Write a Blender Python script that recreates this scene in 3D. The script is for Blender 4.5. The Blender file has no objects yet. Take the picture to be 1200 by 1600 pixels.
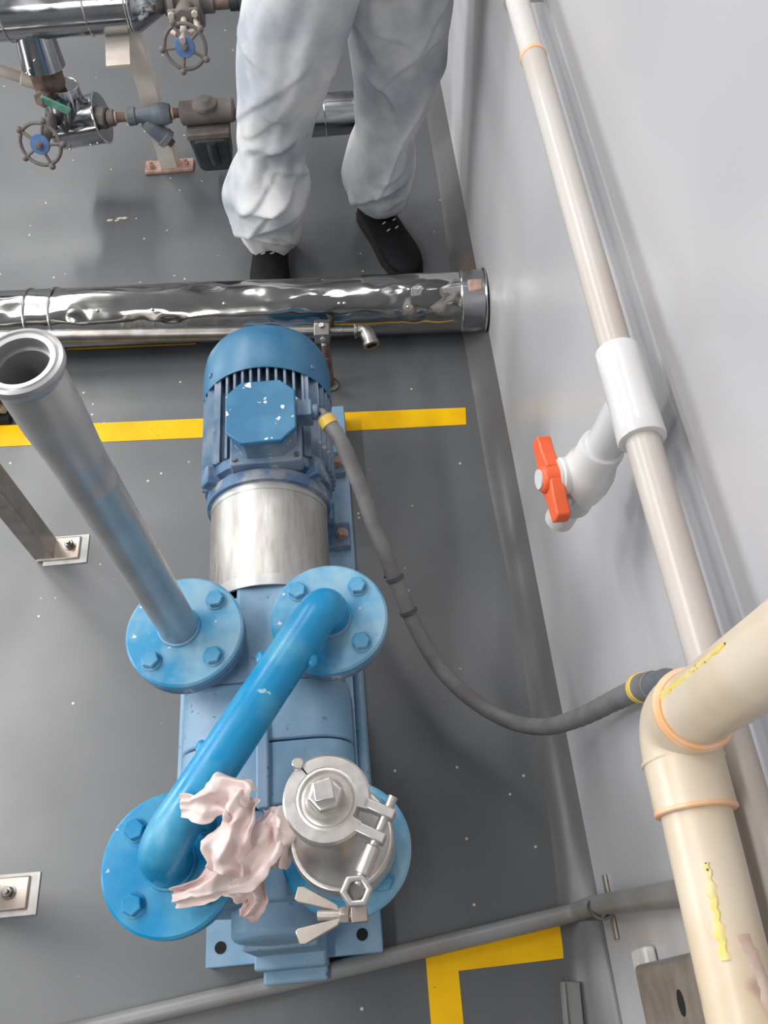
import bpy, bmesh, math, random
import numpy as np
from mathutils import Vector, Matrix, noise

# ------------------------------------------------------------------ camera, light, exposure
scene = bpy.context.scene
COL = scene.collection
F_PX = 1325.5
NAD = np.array([45.0, 790.0, F_PX]); FWD = np.array([-210.0, -2212.0, F_PX])
_d = NAD/np.linalg.norm(NAD)
_f = FWD - _d*(FWD@_d); _f /= np.linalg.norm(_f)
_x = np.cross(_f, -_d)
ROT = np.array([_x, _f, -_d])                     # world = ROT @ (right, down, forward)
cam_d = bpy.data.cameras.new('camera'); cam = bpy.data.objects.new('camera', cam_d); COL.objects.link(cam)
cam_d.sensor_width = 36.0; cam_d.lens = F_PX/1600*36; cam_d.clip_start = 0.02
cm = Matrix.Identity(4)
for i in range(3):
    cm[i][0] = ROT[i, 0]; cm[i][1] = -ROT[i, 1]; cm[i][2] = -ROT[i, 2]
cm[2][3] = 1.6
cam.matrix_world = cm
scene.camera = cam

w = bpy.data.worlds.new('room_air'); scene.world = w; w.use_nodes = True
w.node_tree.nodes['Background'].inputs[0].default_value = (0.92, 0.94, 0.96, 1)
w.node_tree.nodes['Background'].inputs[1].default_value = 0.05

vs = scene.view_settings
vs.view_transform = 'Standard'; vs.look = 'None'; vs.gamma = 1.0; vs.exposure = 0.43
vs.use_curve_mapping = False

ROOM_X0, ROOM_X1, ROOM_Y0, ROOM_Y1, ROOM_H = -5.6, 0.323, -2.6, 6.2, 3.4

def area(name, loc, direction, sx, sy, power, color):
    l = bpy.data.lights.new(name, 'AREA'); l.shape = 'RECTANGLE'; l.size = sx; l.size_y = sy
    l.energy = power; l.color = color
    o = bpy.data.objects.new(name, l); COL.objects.link(o); o.location = loc
    o.rotation_euler = Vector(direction).to_track_quat('-Z', 'Y').to_euler()
    return o
# daylight through the tall windows of the far left wall
WIN = [(0.7, 2.2), (4.4, 1.4)]
WZC, WH = 0.95, 1.2
for wy, ww in WIN:
    area('window_light', (ROOM_X0+0.12, wy, WZC), (1, 0, 0), WH, ww, 95*ww/2.2, (0.97, 0.985, 1.0))
# ceiling lamps (long fluorescent troughs); front and back wall ones are added fill
LAMPS = [(-2.3, 1.4, 50, 'above the open floor left of the pump'), (-2.3, 3.4, 50, 'above the steam line'),
         (-3.6, 1.4, 40, 'nearest the left wall windows'), (-0.15, 2.5, 17, 'along the right wall'), (-1.5, -0.8, 30, 'nearest the front wall, added to lift pump tops and gloves'), (-2.3, 5.2, 45, 'near the back wall, added to brighten the far left floor')]
for lx, ly, lp_, ln_ in LAMPS:
    area('lamp_light', (lx, ly, ROOM_H-0.14), (0, 0, -1), 0.30, 1.6, lp_, (1.0, 0.985, 0.96))

# ------------------------------------------------------------------ materials
def lin(c):
    return tuple(((v/255)/12.92 if v/255 <= .04045 else ((v/255+.055)/1.055)**2.4) for v in c) + (1.0,)

def mat(name, c1, c2=None, scale=8.0, lo=.4, hi=.65, rough=.5, rough2=None, metal=0.0, bump=0.0, bscale=40.0,
        chips=None, chip_scale=60.0, chip_t=.70, specks=None, coat=0.0, stretch=None, alpha=1.0, transl=0.0, spec=.5,
        bdist=.002, detail=6.0):
    m = bpy.data.materials.new(name); m.use_nodes = True
    nt = m.node_tree; N = nt.nodes; L = nt.links
    b = N['Principled BSDF']
    b.inputs['Metallic'].default_value = metal; b.inputs['Roughness'].default_value = rough
    b.inputs['Specular IOR Level'].default_value = spec
    if coat: b.inputs['Coat Weight'].default_value = coat; b.inputs['Coat Roughness'].default_value = .12
    b.inputs['Alpha'].default_value = alpha
    tc = N.new('ShaderNodeTexCoord'); vec = tc.outputs['Object']
    if stretch:
        mp = N.new('ShaderNodeMapping'); mp.inputs['Scale'].default_value = stretch
        L.new(vec, mp.inputs[0]); vec = mp.outputs[0]
    def nz(sc, det=detail):
        n = N.new('ShaderNodeTexNoise'); n.inputs['Scale'].default_value = sc; n.inputs['Detail'].default_value = det
        L.new(vec, n.inputs['Vector']); return n.outputs['Fac']
    def rng(v, a, z, o0=0., o1=1.):
        r = N.new('ShaderNodeMapRange'); r.inputs[1].default_value = a; r.inputs[2].default_value = z
        r.inputs[3].default_value = o0; r.inputs[4].default_value = o1; L.new(v, r.inputs[0]); return r.outputs[0]
    def mix(f, a, c):
        x = N.new('ShaderNodeMix'); x.data_type = 'RGBA'; L.new(f, x.inputs[0])
        for s, v in ((6, a), (7, c)):
            if isinstance(v, tuple): x.inputs[s].default_value = v
            else: L.new(v, x.inputs[s])
        return x.outputs[2]
    col = lin(c1)
    if c2 is not None:
        col = mix(rng(nz(scale), lo, hi), lin(c1), lin(c2))
    if chips is not None:
        col = mix(rng(nz(chip_scale, 3.), chip_t, chip_t+.03), col, lin(chips))
    if specks is not None:
        sc, thr, sm = specks[1:4]
        v = N.new('ShaderNodeTexVoronoi'); v.inputs['Scale'].default_value = sc; L.new(vec, v.inputs['Vector'])
        a1 = rng(v.outputs['Distance'], thr, thr*.6)
        sx = N.new('ShaderNodeSeparateColor'); L.new(v.outputs['Color'], sx.inputs[0])
        a2 = rng(sx.outputs[0], sm, sm+.02)
        mm = N.new('ShaderNodeMath'); mm.operation = 'MULTIPLY'; L.new(a1, mm.inputs[0]); L.new(a2, mm.inputs[1])
        col = mix(mm.outputs[0], col, lin(specks[0]))
    if isinstance(col, tuple): b.inputs['Base Color'].default_value = col
    else: L.new(col, b.inputs['Base Color'])
    if rough2 is not None: L.new(rng(nz(scale*1.7), .35, .65, rough, rough2), b.inputs['Roughness'])
    if bump:
        bp = N.new('ShaderNodeBump'); bp.inputs['Strength'].default_value = bump; bp.inputs['Distance'].default_value = bdist
        L.new(nz(bscale), bp.inputs['Height']); L.new(bp.outputs[0], b.inputs['Normal'])
    if transl:
        t = N.new('ShaderNodeBsdfTranslucent'); ms = N.new('ShaderNodeMixShader'); ms.inputs[0].default_value = transl
        if isinstance(col, tuple): t.inputs[0].default_value = col
        else: L.new(col, t.inputs[0])
        L.new(b.outputs[0], ms.inputs[1]); L.new(t.outputs[0], ms.inputs[2])
        L.new(ms.outputs[0], N['Material Output'].inputs[0])
    return m

M = {}
M['floor'] = mat('floor_paint', (89, 91, 94), (79, 82, 85), 2.2, .38, .62, rough=.38, rough2=.46, spec=.75, bump=.10, bscale=9,
                 bdist=.004, specks=((205, 205, 202), 34, .11, .80), chips=(118, 104, 98), chip_scale=3.1, chip_t=.70)
M['cove'] = mat('cove_paint', (98, 98, 99), (88, 87, 87), 3, .35, .65, rough=.30, bump=.15, bscale=14,
                chips=(106, 92, 86), chip_scale=2.6, chip_t=.64)
M['wall'] = mat('wall_paint', (188, 187, 189), (180, 179, 182), 1.3, rough=.30, rough2=.36, bump=.05, bscale=5, bdist=.004)
M['ceiling'] = mat('ceiling_paint', (160, 160, 160), rough=.8)
M['farwall'] = mat('far_wall_paint', (120, 122, 124), (110, 112, 114), .8, rough=.5)
M['yellow'] = mat('yellow_paint', (246, 192, 6), (234, 176, 6), 9, rough=.45, spec=.2, specks=((120, 108, 70), 60, .10, .86))
M['blue'] = mat('blue_paint', (32, 138, 184), (132, 172, 194), 17, .38, .66, rough=.34, rough2=.55, bump=.12, bscale=60,
                chips=(198, 208, 212), chip_scale=75, chip_t=.69)
M['bluepipe'] = mat('blue_gloss_paint', (18, 138, 190), (92, 170, 200), 14, .44, .76, rough=.25, rough2=.42, bump=.12, bscale=45,
                    chips=(160, 196, 210), chip_scale=70, chip_t=.71)
M['bluedull'] = mat('blue_dusty_paint', (66, 104, 134), (142, 153, 168), 12, .38, .68, rough=.50, rough2=.65, bump=.15, bscale=50,
                    chips=(172, 174, 178), chip_scale=40, chip_t=.67)
M['bluefan'] = mat('blue_fan_cover_paint', (42, 104, 142), (82, 126, 154), 9, .45, .75, rough=.42, bump=.06, bscale=40,
                   chips=(190, 192, 192), chip_scale=34, chip_t=.76)
M['bluelid'] = mat('blue_lid_paint', (34, 104, 144), (58, 126, 160), 16, .5, .75, rough=.36, bump=.05, bscale=50,
                   chips=(222, 222, 220), chip_scale=46, chip_t=.675)
M['bluechip'] = mat('chipped_blue_paint', (78, 110, 144), (140, 146, 156), 24, .46, .60, rough=.6, bump=.4, bscale=60)
M['bluecast'] = mat('blue_casing_paint', (114, 154, 182), (152, 174, 196), 9, .40, .70, rough=.42, rough2=.6, bump=.10, bscale=40,
                    chips=(90, 128, 160), chip_scale=70, chip_t=.68)
M['steel'] = mat('stainless_steel', (188, 188, 188), (172, 172, 173), 14, rough=.36, rough2=.46, metal=.72, bump=.05, bscale=120)
M['brushed'] = mat('brushed_steel', (186, 184, 180), (172, 169, 165), 20, rough=.40, rough2=.50, metal=1, bump=.03, bscale=160, stretch=(6, 1, 6))
M['cast'] = mat('cast_stainless', (224, 221, 218), (208, 203, 199), 30, rough=.36, rough2=.45, metal=1, bump=.10, bscale=140)
M['chrome'] = mat('polished_cladding', (190, 190, 188), (172, 170, 166), 10, rough=.07, rough2=.16, metal=1, bump=.9, bscale=9, bdist=.006, detail=2.5,
                  stretch=(.5, 1, 1))
M['chrome2'] = mat('smooth_cladding', (172, 174, 178), (150, 152, 156), 10, rough=.10, rough2=.22, metal=1, bump=.35, bscale=10, bdist=.004, detail=2)
M['seam'] = mat('cladding_seam', (200, 200, 198), rough=.18, metal=1)
M['dull'] = mat('dull_steel', (150, 148, 146), (128, 122, 116), 25, rough=.38, metal=1, bump=.1, bscale=90)
M['bracket'] = mat('bracket_steel', (186, 178, 170), (168, 156, 146), 30, rough=.42, metal=.75, bump=.08, bscale=90)
M['rust'] = mat('rusty_steel', (122, 104, 96), (92, 72, 64), 30, rough=.8, bump=.4, bscale=70)
M['rust2'] = mat('rust_orange', (196, 166, 152), (170, 134, 118), 40, rough=.85, bump=.4, bscale=70)
M['castgrey'] = mat('cast_grey_brown', (112, 106, 102), (94, 86, 82), 20, rough=.7, bump=.3, bscale=70)
M['bluegrey'] = mat('blue_grey_cast', (92, 102, 114), (120, 124, 130), 26, rough=.55, bump=.3, bscale=70)
M['blackcast'] = mat('black_cast', (40, 48, 52), (62, 66, 66), 18, rough=.5, bump=.2, bscale=70)
M['black'] = mat('black_void', (10, 12, 14), rough=.8)
M['bluehub'] = mat('blue_hub', (74, 106, 156), (92, 118, 156), 30, rough=.5)
M['green'] = mat('green_lever', (112, 168, 148), (84, 140, 118), 50, rough=.5)
M['beige'] = mat('beige_painted_steel', (220, 212, 202), (206, 194, 180), 16, rough=.5, bump=.1, bscale=60, chips=(96, 76, 64), chip_scale=44, chip_t=.76)
M['beigepipe'] = mat('beige_pipe', (190, 180, 168), (168, 156, 144), 16, rough=.5)
M['pvc'] = mat('white_pvc', (208, 205, 202), (202, 193, 188), 6, rough=.24, rough2=.34, stretch=(1, .35, 1))
M['pvcold'] = mat('stained_white_pvc', (194, 190, 185), (180, 164, 153), 7, .45, .68, rough=.28, rough2=.4, stretch=(1, .25, 1),
                  chips=(170, 156, 144), chip_scale=26, chip_t=.77)
M['pvcnew'] = mat('new_white_pvc', (216, 216, 216), rough=.2)
M['cream'] = mat('cream_pvc', (218, 204, 184), (208, 188, 160), 9, rough=.30, rough2=.4, chips=(182, 152, 138), chip_scale=9, chip_t=.62)
M['creamlip'] = mat('orange_glue_lip', (232, 178, 128), (240, 200, 170), 30, rough=.35)
M['glue'] = mat('yellow_glue_smear', (226, 204, 104), (226, 208, 160), 60, rough=.45, specks=((96, 86, 60), 260, .30, .80))
M['stain'] = mat('pink_brown_stain', (190, 158, 146), (214, 192, 176), 26, .48, .62, rough=.4)
M['orange'] = mat('orange_plastic', (238, 106, 62), (230, 94, 52), 12, rough=.38)
M['flex'] = mat('grey_conduit', (120, 119, 120), (104, 100, 98), 20, rough=.55, bump=.1, bscale=60)
M['conduit'] = mat('dark_grey_conduit', (106, 110, 116), (90, 94, 100), 12, rough=.4)
M['fpipe'] = mat('painted_floor_conduit', (140, 142, 143), (128, 124, 120), 6, rough=.38, bump=.1, bscale=20)
M['yring'] = mat('yellow_ring', (222, 190, 92), (208, 172, 70), 30, rough=.45)
M['tie'] = mat('black_tie', (70, 74, 78), rough=.5)
M['glove'] = mat('pink_latex', (255, 240, 236), (248, 222, 217), 22, rough=.42, bump=.25, bscale=70, transl=.22, chips=(186, 146, 138), chip_scale=60, chip_t=.76)
M['cover'] = mat('white_nonwoven', (248, 248, 248), (186, 194, 204), 6, .40, .62, rough=.60, bump=.12, bscale=130, transl=.25, alpha=.90)
M['trouser'] = mat('grey_trousers', (96, 108, 124), (80, 92, 108), 8, rough=.8)
M['shoe'] = mat('black_shoe', (13, 14, 17), (20, 21, 25), 30, spec=.25, rough=.75, bump=.2, bscale=120)
M['sole'] = mat('black_sole', (20, 21, 23), rough=.7)
M['lace'] = mat('white_lace_dash', (205, 205, 205), rough=.6)
M['skin'] = mat('skin', (196, 150, 126), rough=.5)
M['brownbox'] = mat('brown_scuffed', (104, 88, 82), (70, 60, 56), 18, rough=.7, bump=.3, bscale=40, chips=(186, 180, 174), chip_scale=14, chip_t=.64)
M['glass'] = mat('window_glow', (235, 240, 246), rough=.2)
M['caulk'] = mat('white_caulk', (212, 210, 206), (196, 192, 188), 30, rough=.6, bump=.3, bscale=60)

# ------------------------------------------------------------------ mesh helpers
ORI = {}
def V(*a): return Vector(a)
def frame(axis, hint=None):
    z = Vector(axis).normalized()
    h = Vector(hint) if hint is not None else (Vector((0, 0, 1)) if abs(z.z) < .9 else Vector((1, 0, 0)))
    x = (h - z*h.dot(z)).normalized(); y = z.cross(x)
    return x, y, z

class MB:
    def __init__(s): s.v = []; s.f = []
    def add(s, v, f):
        o = len(s.v); s.v += [tuple(p) for p in v]; s.f += [tuple(i+o for i in q) for q in f]; return s
    def box(s, c, size, rz=0.0, R=None):
        R = R or Matrix.Rotation(rz, 3, 'Z'); c = Vector(c); hx, hy, hz = [k/2 for k in size]
        p = [c + R @ Vector((x*hx, y*hy, z*hz)) for z in (-1, 1) for y in (-1, 1) for x in (-1, 1)]
        return s.add(p, [(0, 2, 3, 1), (4, 5, 7, 6), (0, 1, 5, 4), (2, 6, 7, 3), (0, 4, 6, 2), (1, 3, 7, 5)])
    def lathe(s, o, axis, prof, n=32, hint=None, closed=False, a0=0., a1=2*math.pi):
        """prof: (radius, distance along axis)"""
        x, y, z = frame(axis, hint); o = Vector(o); full = abs(a1-a0-2*math.pi) < 1e-6
        m = n if full else n+1; v = []; f = []
        for r, h in prof:
            for k in range(m):
                a = a0+(a1-a0)*k/n
                v.append(o + z*h + (x*math.cos(a)+y*math.sin(a))*max(r, 1e-5))
        P = len(prof)
        for i in range(P if closed else P-1):
            j = (i+1) % P
            for k in range(n):
                l = (k+1) % m
                f.append((i*m+k, i*m+l, j*m+l, j*m+k))
        if not closed:
            if full:
                f.append(tuple(reversed(range(m)))); f.append(tuple((P-1)*m+k for k in range(m)))
        elif not full:
            f.append(tuple(i*m for i in range(P))); f.append(tuple(reversed([i*m+m-1 for i in range(P)])))
        return s.add(v, f)
    def cyl(s, a, b, r, n=24, bev=0.0, r2=None):
        a = Vector(a); b = Vector(b); L = (b-a).length; r2 = r if r2 is None else r2
        if bev: pr = [(r-bev, 0), (r, bev), (r2, L-bev), (r2-bev, L)]
        else: pr = [(r, 0), (r2, L)]
        return s.lathe(a, b-a, pr, n)
    def ring(s, o, axis, ro, ri, h, n=32, bev=0.0, **k):
        b = bev
        if b: pr = [(ri, 0), (ro-b, 0), (ro, b), (ro, h-b), (ro-b, h), (ri, h)]
        else: pr = [(ri, 0), (ro, 0), (ro, h), (ri, h)]
        return s.lathe(o, axis, pr, n, closed=True, **k)
    def torus(s, o, axis, R, r, n=36, m=10, **k):
        pr = [(R+r*math.cos(2*math.pi*i/m), r*math.sin(2*math.pi*i/m)) for i in range(m)]
        return s.lathe(o, axis, pr, n, closed=True, **k)
    def ball(s, o, r, n=16, m=10, sc=(1, 1, 1)):
        o = Vector(o); v = []; f = []
        for i in range(m+1):
            t = math.pi*i/m
            for k in range(n):
                a = 2*math.pi*k/n
                v.append(o+Vector((sc[0]*math.sin(t)*math.cos(a), sc[1]*math.sin(t)*math.sin(a), sc[2]*math.cos(t)))*r)
        for i in range(m):
            for k in range(n):
                l = (k+1) % n; f.append((i*n+k, (i+1)*n+k, (i+1)*n+l, i*n+l))
        return s.add(v, f)
    def tube(s, pts, r, n=16, caps=True, hint=None):
        pts = [Vector(p) for p in pts]; N = len(pts)
        rr = r if isinstance(r, (list, tuple)) else [r]*N
        T = [((pts[min(i+1, N-1)]-pts[max(i-1, 0)])).normalized() for i in range(N)]
        x, y, _ = frame(T[0], hint); v = []; f = []
        for i in range(N):
            x = (x - T[i]*x.dot(T[i])).normalized(); y = T[i].cross(x)
            for k in range(n):
                a = 2*math.pi*k/n; v.append(pts[i]+(x*math.cos(a)+y*math.sin(a))*rr[i])
        for i in range(N-1):
            for k in range(n):
                l = (k+1) % n; f.append((i*n+k, i*n+l, (i+1)*n+l, (i+1)*n+k))
        if caps: f.append(tuple(reversed(range(n)))); f.append(tuple((N-1)*n+k for k in range(n)))
        return s.add(v, f)
    def prism(s, poly, o, xd, yd, t):
        """2D polygon (counter-clockwise) in plane o + x*xd + y*yd, extruded by t along the normal"""
        xd = Vector(xd).normalized(); yd = Vector(yd).normalized(); z = xd.cross(yd); o = Vector(o); n = len(poly)
        v = [o+xd*p[0]+yd*p[1] for p in poly] + [o+xd*p[0]+yd*p[1]+z*t for p in poly]
        f = [tuple(reversed(range(n))), tuple(range(n, 2*n))]
        f += [(k, (k+1) % n, n+(k+1) % n, n+k) for k in range(n)]
        return s.add(v, f)
    def hexa(s, o, axis, r, h, rot=0.0):
        x, y, z = frame(axis); b = r*.12
        o = Vector(o); v = []; f = []
        for rad, d in ((r, 0), (r, h-b), (r-b, h)):
            for k in range(6):
                a = rot+k*math.pi/3; v.append(o+z*d+(x*math.cos(a)+y*math.sin(a))*rad)
        for i in range(2):
            for k in range(6):
                l = (k+1) % 6; f.append((i*6+k, i*6+l, (i+1)*6+l, (i+1)*6+k))
        f.append(tuple(reversed(range(6)))); f.append(tuple(range(12, 18)))
        return s.add(v, f)
    def build(s, name, m, parent=None, bevel=0.0, smooth=True, ang=38, mods=None):
        a = np.array(s.v); lo = a.min(0); hi = a.max(0)
        org = np.array([(lo[0]+hi[0])/2, (lo[1]+hi[1])/2, lo[2]])
        me = bpy.data.meshes.new(name); me.from_pydata((a-org).tolist(), [], s.f); me.update()
        bm = bmesh.new(); bm.from_mesh(me); bmesh.ops.recalc_face_normals(bm, faces=bm.faces); bm.to_mesh(me); bm.free()
        if smooth:
            me.polygons.foreach_set('use_smooth', [True]*len(me.polygons)); me.set_sharp_from_angle(angle=math.radians(ang))
        me.materials.append(M[m])
        o = bpy.data.objects.new(name, me); COL.objects.link(o)
        ORI[o.name] = Vector(org)
        if parent is None: o.location = org
        else: o.parent = parent; o.location = Vector(org)-ORI[parent.name]
        if bevel:
            b = o.modifiers.new('bevel', 'BEVEL'); b.width = bevel; b.segments = 2; b.limit_method = 'ANGLE'
        return o

def tag(o, label=None, cat=None, group=None, kind=None):
    if label: o['label'] = label
    if cat: o['category'] = cat
    if group: o['group'] = group
    if kind: o['kind'] = kind
    return o
def thing(name, loc, label, cat, group=None):
    o = bpy.data.objects.new(name, None); COL.objects.link(o); o.location = loc; o.empty_display_size = .05
    ORI[o.name] = Vector(loc); return tag(o, label, cat, group)
def clone(src, pos, parent):
    """copy of a part, its base at the world point pos, sharing the mesh"""
    c = src.copy(); COL.objects.link(c); c.parent = parent
    c.location = Vector(pos)-(ORI[parent.name] if parent else Vector((0, 0, 0))); ORI[c.name] = Vector(pos); return c
def struct(o): return tag(o, kind='structure')

def smooth_path(pts, per=10):
    P = [Vector(p) for p in pts]; out = []
    for i in range(len(P)-1):
        p0 = P[i-1] if i else P[i]*2-P[i+1]; p1 = P[i]; p2 = P[i+1]; p3 = P[i+2] if i+2 < len(P) else P[i+1]*2-P[i]
        for k in range(per):
            t = k/per
            out.append(.5*((2*p1)+(p2-p0)*t+(2*p0-5*p1+4*p2-p3)*t*t+(3*p1-p0-3*p2+p3)*t**3))
    out.append(P[-1]); return out
def bend_path(pts, rad, per=8):
    """poly line with rounded corners"""
    P = [Vector(p) for p in pts]; out = [P[0]]
    for i in range(1, len(P)-1):
        a = (P[i-1]-P[i]).normalized(); b = (P[i+1]-P[i]).normalized()
        ang = a.angle(b); d = rad/math.tan(ang/2)
        s0 = P[i]+a*d; s1 = P[i]+b*d
        for k in range(per+1):
            t = k/per; out.append(s0*(1-t)**2+P[i]*2*t*(1-t)+s1*t*t)
    out.append(P[-1]); return out

# ------------------------------------------------------------------ setting
X1 = ROOM_X1
struct(MB().box(((ROOM_X0+X1)/2, (ROOM_Y0+ROOM_Y1)/2, -.05), (X1-ROOM_X0+.4, ROOM_Y1-ROOM_Y0+.4, .1)).build('floor', 'floor', smooth=False))
struct(MB().box((X1+.1, (ROOM_Y0+ROOM_Y1)/2, ROOM_H/2), (.2, ROOM_Y1-ROOM_Y0+.4, ROOM_H)).build('wall_right', 'wall', smooth=False))
struct(MB().box(((ROOM_X0+X1)/2, ROOM_Y1+.1, ROOM_H/2), (X1-ROOM_X0, .2, ROOM_H)).build('wall_back', 'farwall', smooth=False))
struct(MB().box(((ROOM_X0+X1)/2, ROOM_Y0-.1, ROOM_H/2), (X1-ROOM_X0, .2, ROOM_H)).build('wall_front', 'farwall', smooth=False))
struct(MB().box((ROOM_X0-.1, (ROOM_Y0+ROOM_Y1)/2, ROOM_H/2), (.2, ROOM_Y1-ROOM_Y0+.4, ROOM_H)).build('wall_left', 'farwall', smooth=False))
struct(MB().box(((ROOM_X0+X1)/2, (ROOM_Y0+ROOM_Y1)/2, ROOM_H+.05), (X1-ROOM_X0+.4, ROOM_Y1-ROOM_Y0+.4, .1)).build('ceiling', 'ceiling', smooth=False))
for i, (wy, ww) in enumerate(WIN):
    wf = MB()
    for sgn in (-1, 1):
        wf.box((ROOM_X0+.03, wy+sgn*(ww/2+.03), WZC), (.06, .06, WH+.12)); wf.box((ROOM_X0+.03, wy, WZC+sgn*(WH/2+.03)), (.06, ww, .06))
    wf = struct(wf.build('window_%d' % (i+1), 'ceiling', smooth=False))
    MB().box((ROOM_X0+.012, wy, WZC), (.02, ww, WH)).build('pane', 'glass', wf, smooth=False)
for i, (lx, ly, lp_, ln_) in enumerate(LAMPS):
    t = thing('ceiling_lamp', (lx, ly, ROOM_H-.12), 'long white trough lamp on the ceiling '+ln_, 'lamp', 'ceiling lamps')
    MB().box((lx, ly, ROOM_H-.06), (.36, 1.6, .11)).build('housing', 'ceiling', t)

# sloped fillet between floor and wall
prof = [(.268, .0), (.277, .003), (.292, .013), (.306, .028), (.316, .043), (.3235, .056), (.3235, 0)]
cv = MB()
ys = np.linspace(ROOM_Y0, ROOM_Y1, 120)
rnd = random.Random(3)
pv = []; n = len(prof)
for y in ys:
    j = .004*math.sin(y*3.1)+.002*math.sin(y*9.7+1)
    if y < .25: j -= min(.022, (.25-y)*.10)
    for k, (px, pz) in enumerate(prof): pv.append((px+(j if k < 4 else 0), y, pz if k else -.002))
cf = []
for i in range(len(ys)-1):
    for k in range(n-1): cf.append((i*n+k, (i+1)*n+k, (i+1)*n+k+1, i*n+k+1))
cv.add(pv, cf)
struct(cv.build('baseboard_right', 'cove', ang=80))

def line_poly(name, pts, label):
    n = len(pts); m = MB(); v = [(x, y, .0012) for x, y in pts]+[(x, y, -.001) for x, y in pts]
    f = [tuple(range(n)), tuple(reversed(range(n, 2*n)))]+[(k, n+k, n+(k+1) % n, (k+1) % n) for k in range(n)]
    m.add(v, f); return tag(m.build(name, 'yellow', smooth=False), label, 'floor marking')
line_poly('floor_line', [(-2.6, 1.296), (-.849, 1.220), (-.040, 1.182), (.241, 1.172), (.246, 1.221), (-.067, 1.238), (-.614, 1.265), (-.859, 1.283), (-2.6, 1.362)],
          'yellow painted floor line running under the blue motor to the wall')
line_poly('floor_line', [(-2.6, 1.610), (-.72, 1.506), (-.40, 1.490), (-.40, 1.540), (-.72, 1.556), (-2.6, 1.660)],
          'thin sliver of yellow floor line showing below the polished floor pipe')
line_poly('floor_line', [(.030, .085), (.261, .112), (.259, .064), (.082, .060), (.074, -.40), (.022, -.40)],
          'yellow painted corner marking on the floor below the grey floor conduit')

# ------------------------------------------------------------------ pump set
AX, AZ = -.183, .272
pump = thing('horizontal_pump', (AX, .6, 0), 'blue multistage pump with finned motor on a blue base plate', 'pump')
# base plate with two open bolt holes at the near end
bp = MB()
zb = .055
bp.box((AX, .655, zb-.006), (.288, 1.12, .012))
for sx in (-1, 1): bp.box((AX+sx*.140, .655, zb/2-.006+.002), (.008, 1.12, zb-.008))
bp.box((AX, .100, zb/2-.004), (.288, .008, zb-.008))
base = bp.build('base_plate', 'bluecast', pump, bevel=.002)
for hx in (-.303, -.071): MB().cyl((hx, .123, zb-.001), (hx, .123, zb+.0012), .0095, 20).build('bolt_hole', 'black', base)
# motor
MY0, MY1 = .838, 1.20
motor = MB().lathe((AX, MY0+.02, AZ), (0, 1, 0), [(.086, 0), (.097, .01), (.097, .24), (.08, .25)], 48).build('motor_body', 'bluedull', pump)
fl = []
def fin(y0, y1, p0, p1, t):
    p0 = Vector(p0); p1 = Vector(p1); d = (p1-p0); c = (p0+p1)/2
    sx, sz = (t, d.length) if abs(d.z) > abs(d.x) else (d.length, t)
    return MB().box((c.x, (y0+y1)/2, c.z), (sx, y1-y0, sz)).build('cooling_fin', 'bluedull', motor, smooth=False)
for k in range(-5, 6):                              # upright fins on the crown and below
    dx = k*.0155; h = math.sqrt(.120**2-dx*dx)
    fin(.868, 1.085, (AX+dx, 0, AZ+.055), (AX+dx, 0, AZ+h), .0042)
    fin(.868, 1.085, (AX+dx, 0, AZ-.055), (AX+dx, 0, AZ-h), .0042)
for k in range(-4, 5):                              # level fins on both flanks
    dz = k*.0165; h = math.sqrt(.124**2-dz*dz)
    for s in (-1, 1): fin(.868, 1.085, (AX+s*.05, 0, AZ+dz), (AX+s*h, 0, AZ+dz), .0052)
# flat ribs beside the terminal box
for s in (-1, 1): fin(.868, 1.085, (AX+s*.083, 0, AZ+.04), (AX+s*.083, 0, AZ+.088), .010)
# fan cover
fan = MB().lathe((AX, 1.052, AZ), (0, 1, 0), [(.118, .004), (.1245, .0), (.1265, .004), (.1255, .075), (.122, .098), (.113, .116), (.096, .126), (.02, .128), (.02, .122), (.09, .120), (.118, .09)], 64, closed=True).build('fan_cover', 'bluefan', pump)
for a in (40, 140, 220, 320):
    c = (AX+.1255*math.cos(math.radians(a)), 1.078, AZ+.1255*math.sin(math.radians(a)))
    d = (math.cos(math.radians(a)), 0, math.sin(math.radians(a)))
    m = MB(); m.hexa(c, d, .0055, .004); m.build('screw', 'bluedull', fan)
# front bearing shield with chipped paint
sh = MB().lathe((AX, MY0-.028, AZ), (0, 1, 0), [(.098, 0), (.112, .003), (.113, .024), (.104, .028), (.104, .034), (.116, .037), (.116, .058), (.08, .064)], 56).build('front_flange', 'bluechip', pump)
for a in (38, 142, 218, 322):
    ca, sa = math.cos(math.radians(a)), math.sin(math.radians(a))
    m = MB(); m.box((AX+.118*ca, MY0+.010, AZ+.118*sa), (.028, .036, .026), R=Matrix.Rotation(-math.radians(a), 3, 'Y'))
    m.build('bolt_lug', 'bluechip', sh, bevel=.003)
# terminal box
TX, TY, TZ = AX+.012, .905, .452
def octa(hx, hy, c): return [(hx-c, -hy), (hx, -hy+c), (hx, hy-c), (hx-c, hy), (-hx+c, hy), (-hx, hy-c), (-hx, -hy+c), (-hx+c, -hy)]
tb = MB().prism(octa(.055, .060, .024), (TX, TY, .372), (1, 0, 0), (0, 1, 0), .072)
tb = tb.build('terminal_box', 'bluedull', pump, bevel=.002)
MB().box((TX, TY-.002, .382), (.124, .136, .036)).build('box_saddle', 'bluedull', tb, bevel=.003)
MB().prism(octa(.060, .0655, .026), (TX, TY, .444), (1, 0, 0), (0, 1, 0), .010).build('box_lid', 'bluelid', tb, bevel=.0025)
for sx in (-1, 1):
    for sy in (-1, 1):
        c = MB().cyl((TX+sx*.054, TY+sy*.060, .400), (TX+sx*.054, TY+sy*.060, .4045), .0045, 12).build('screw', 'dull', tb)
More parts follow.
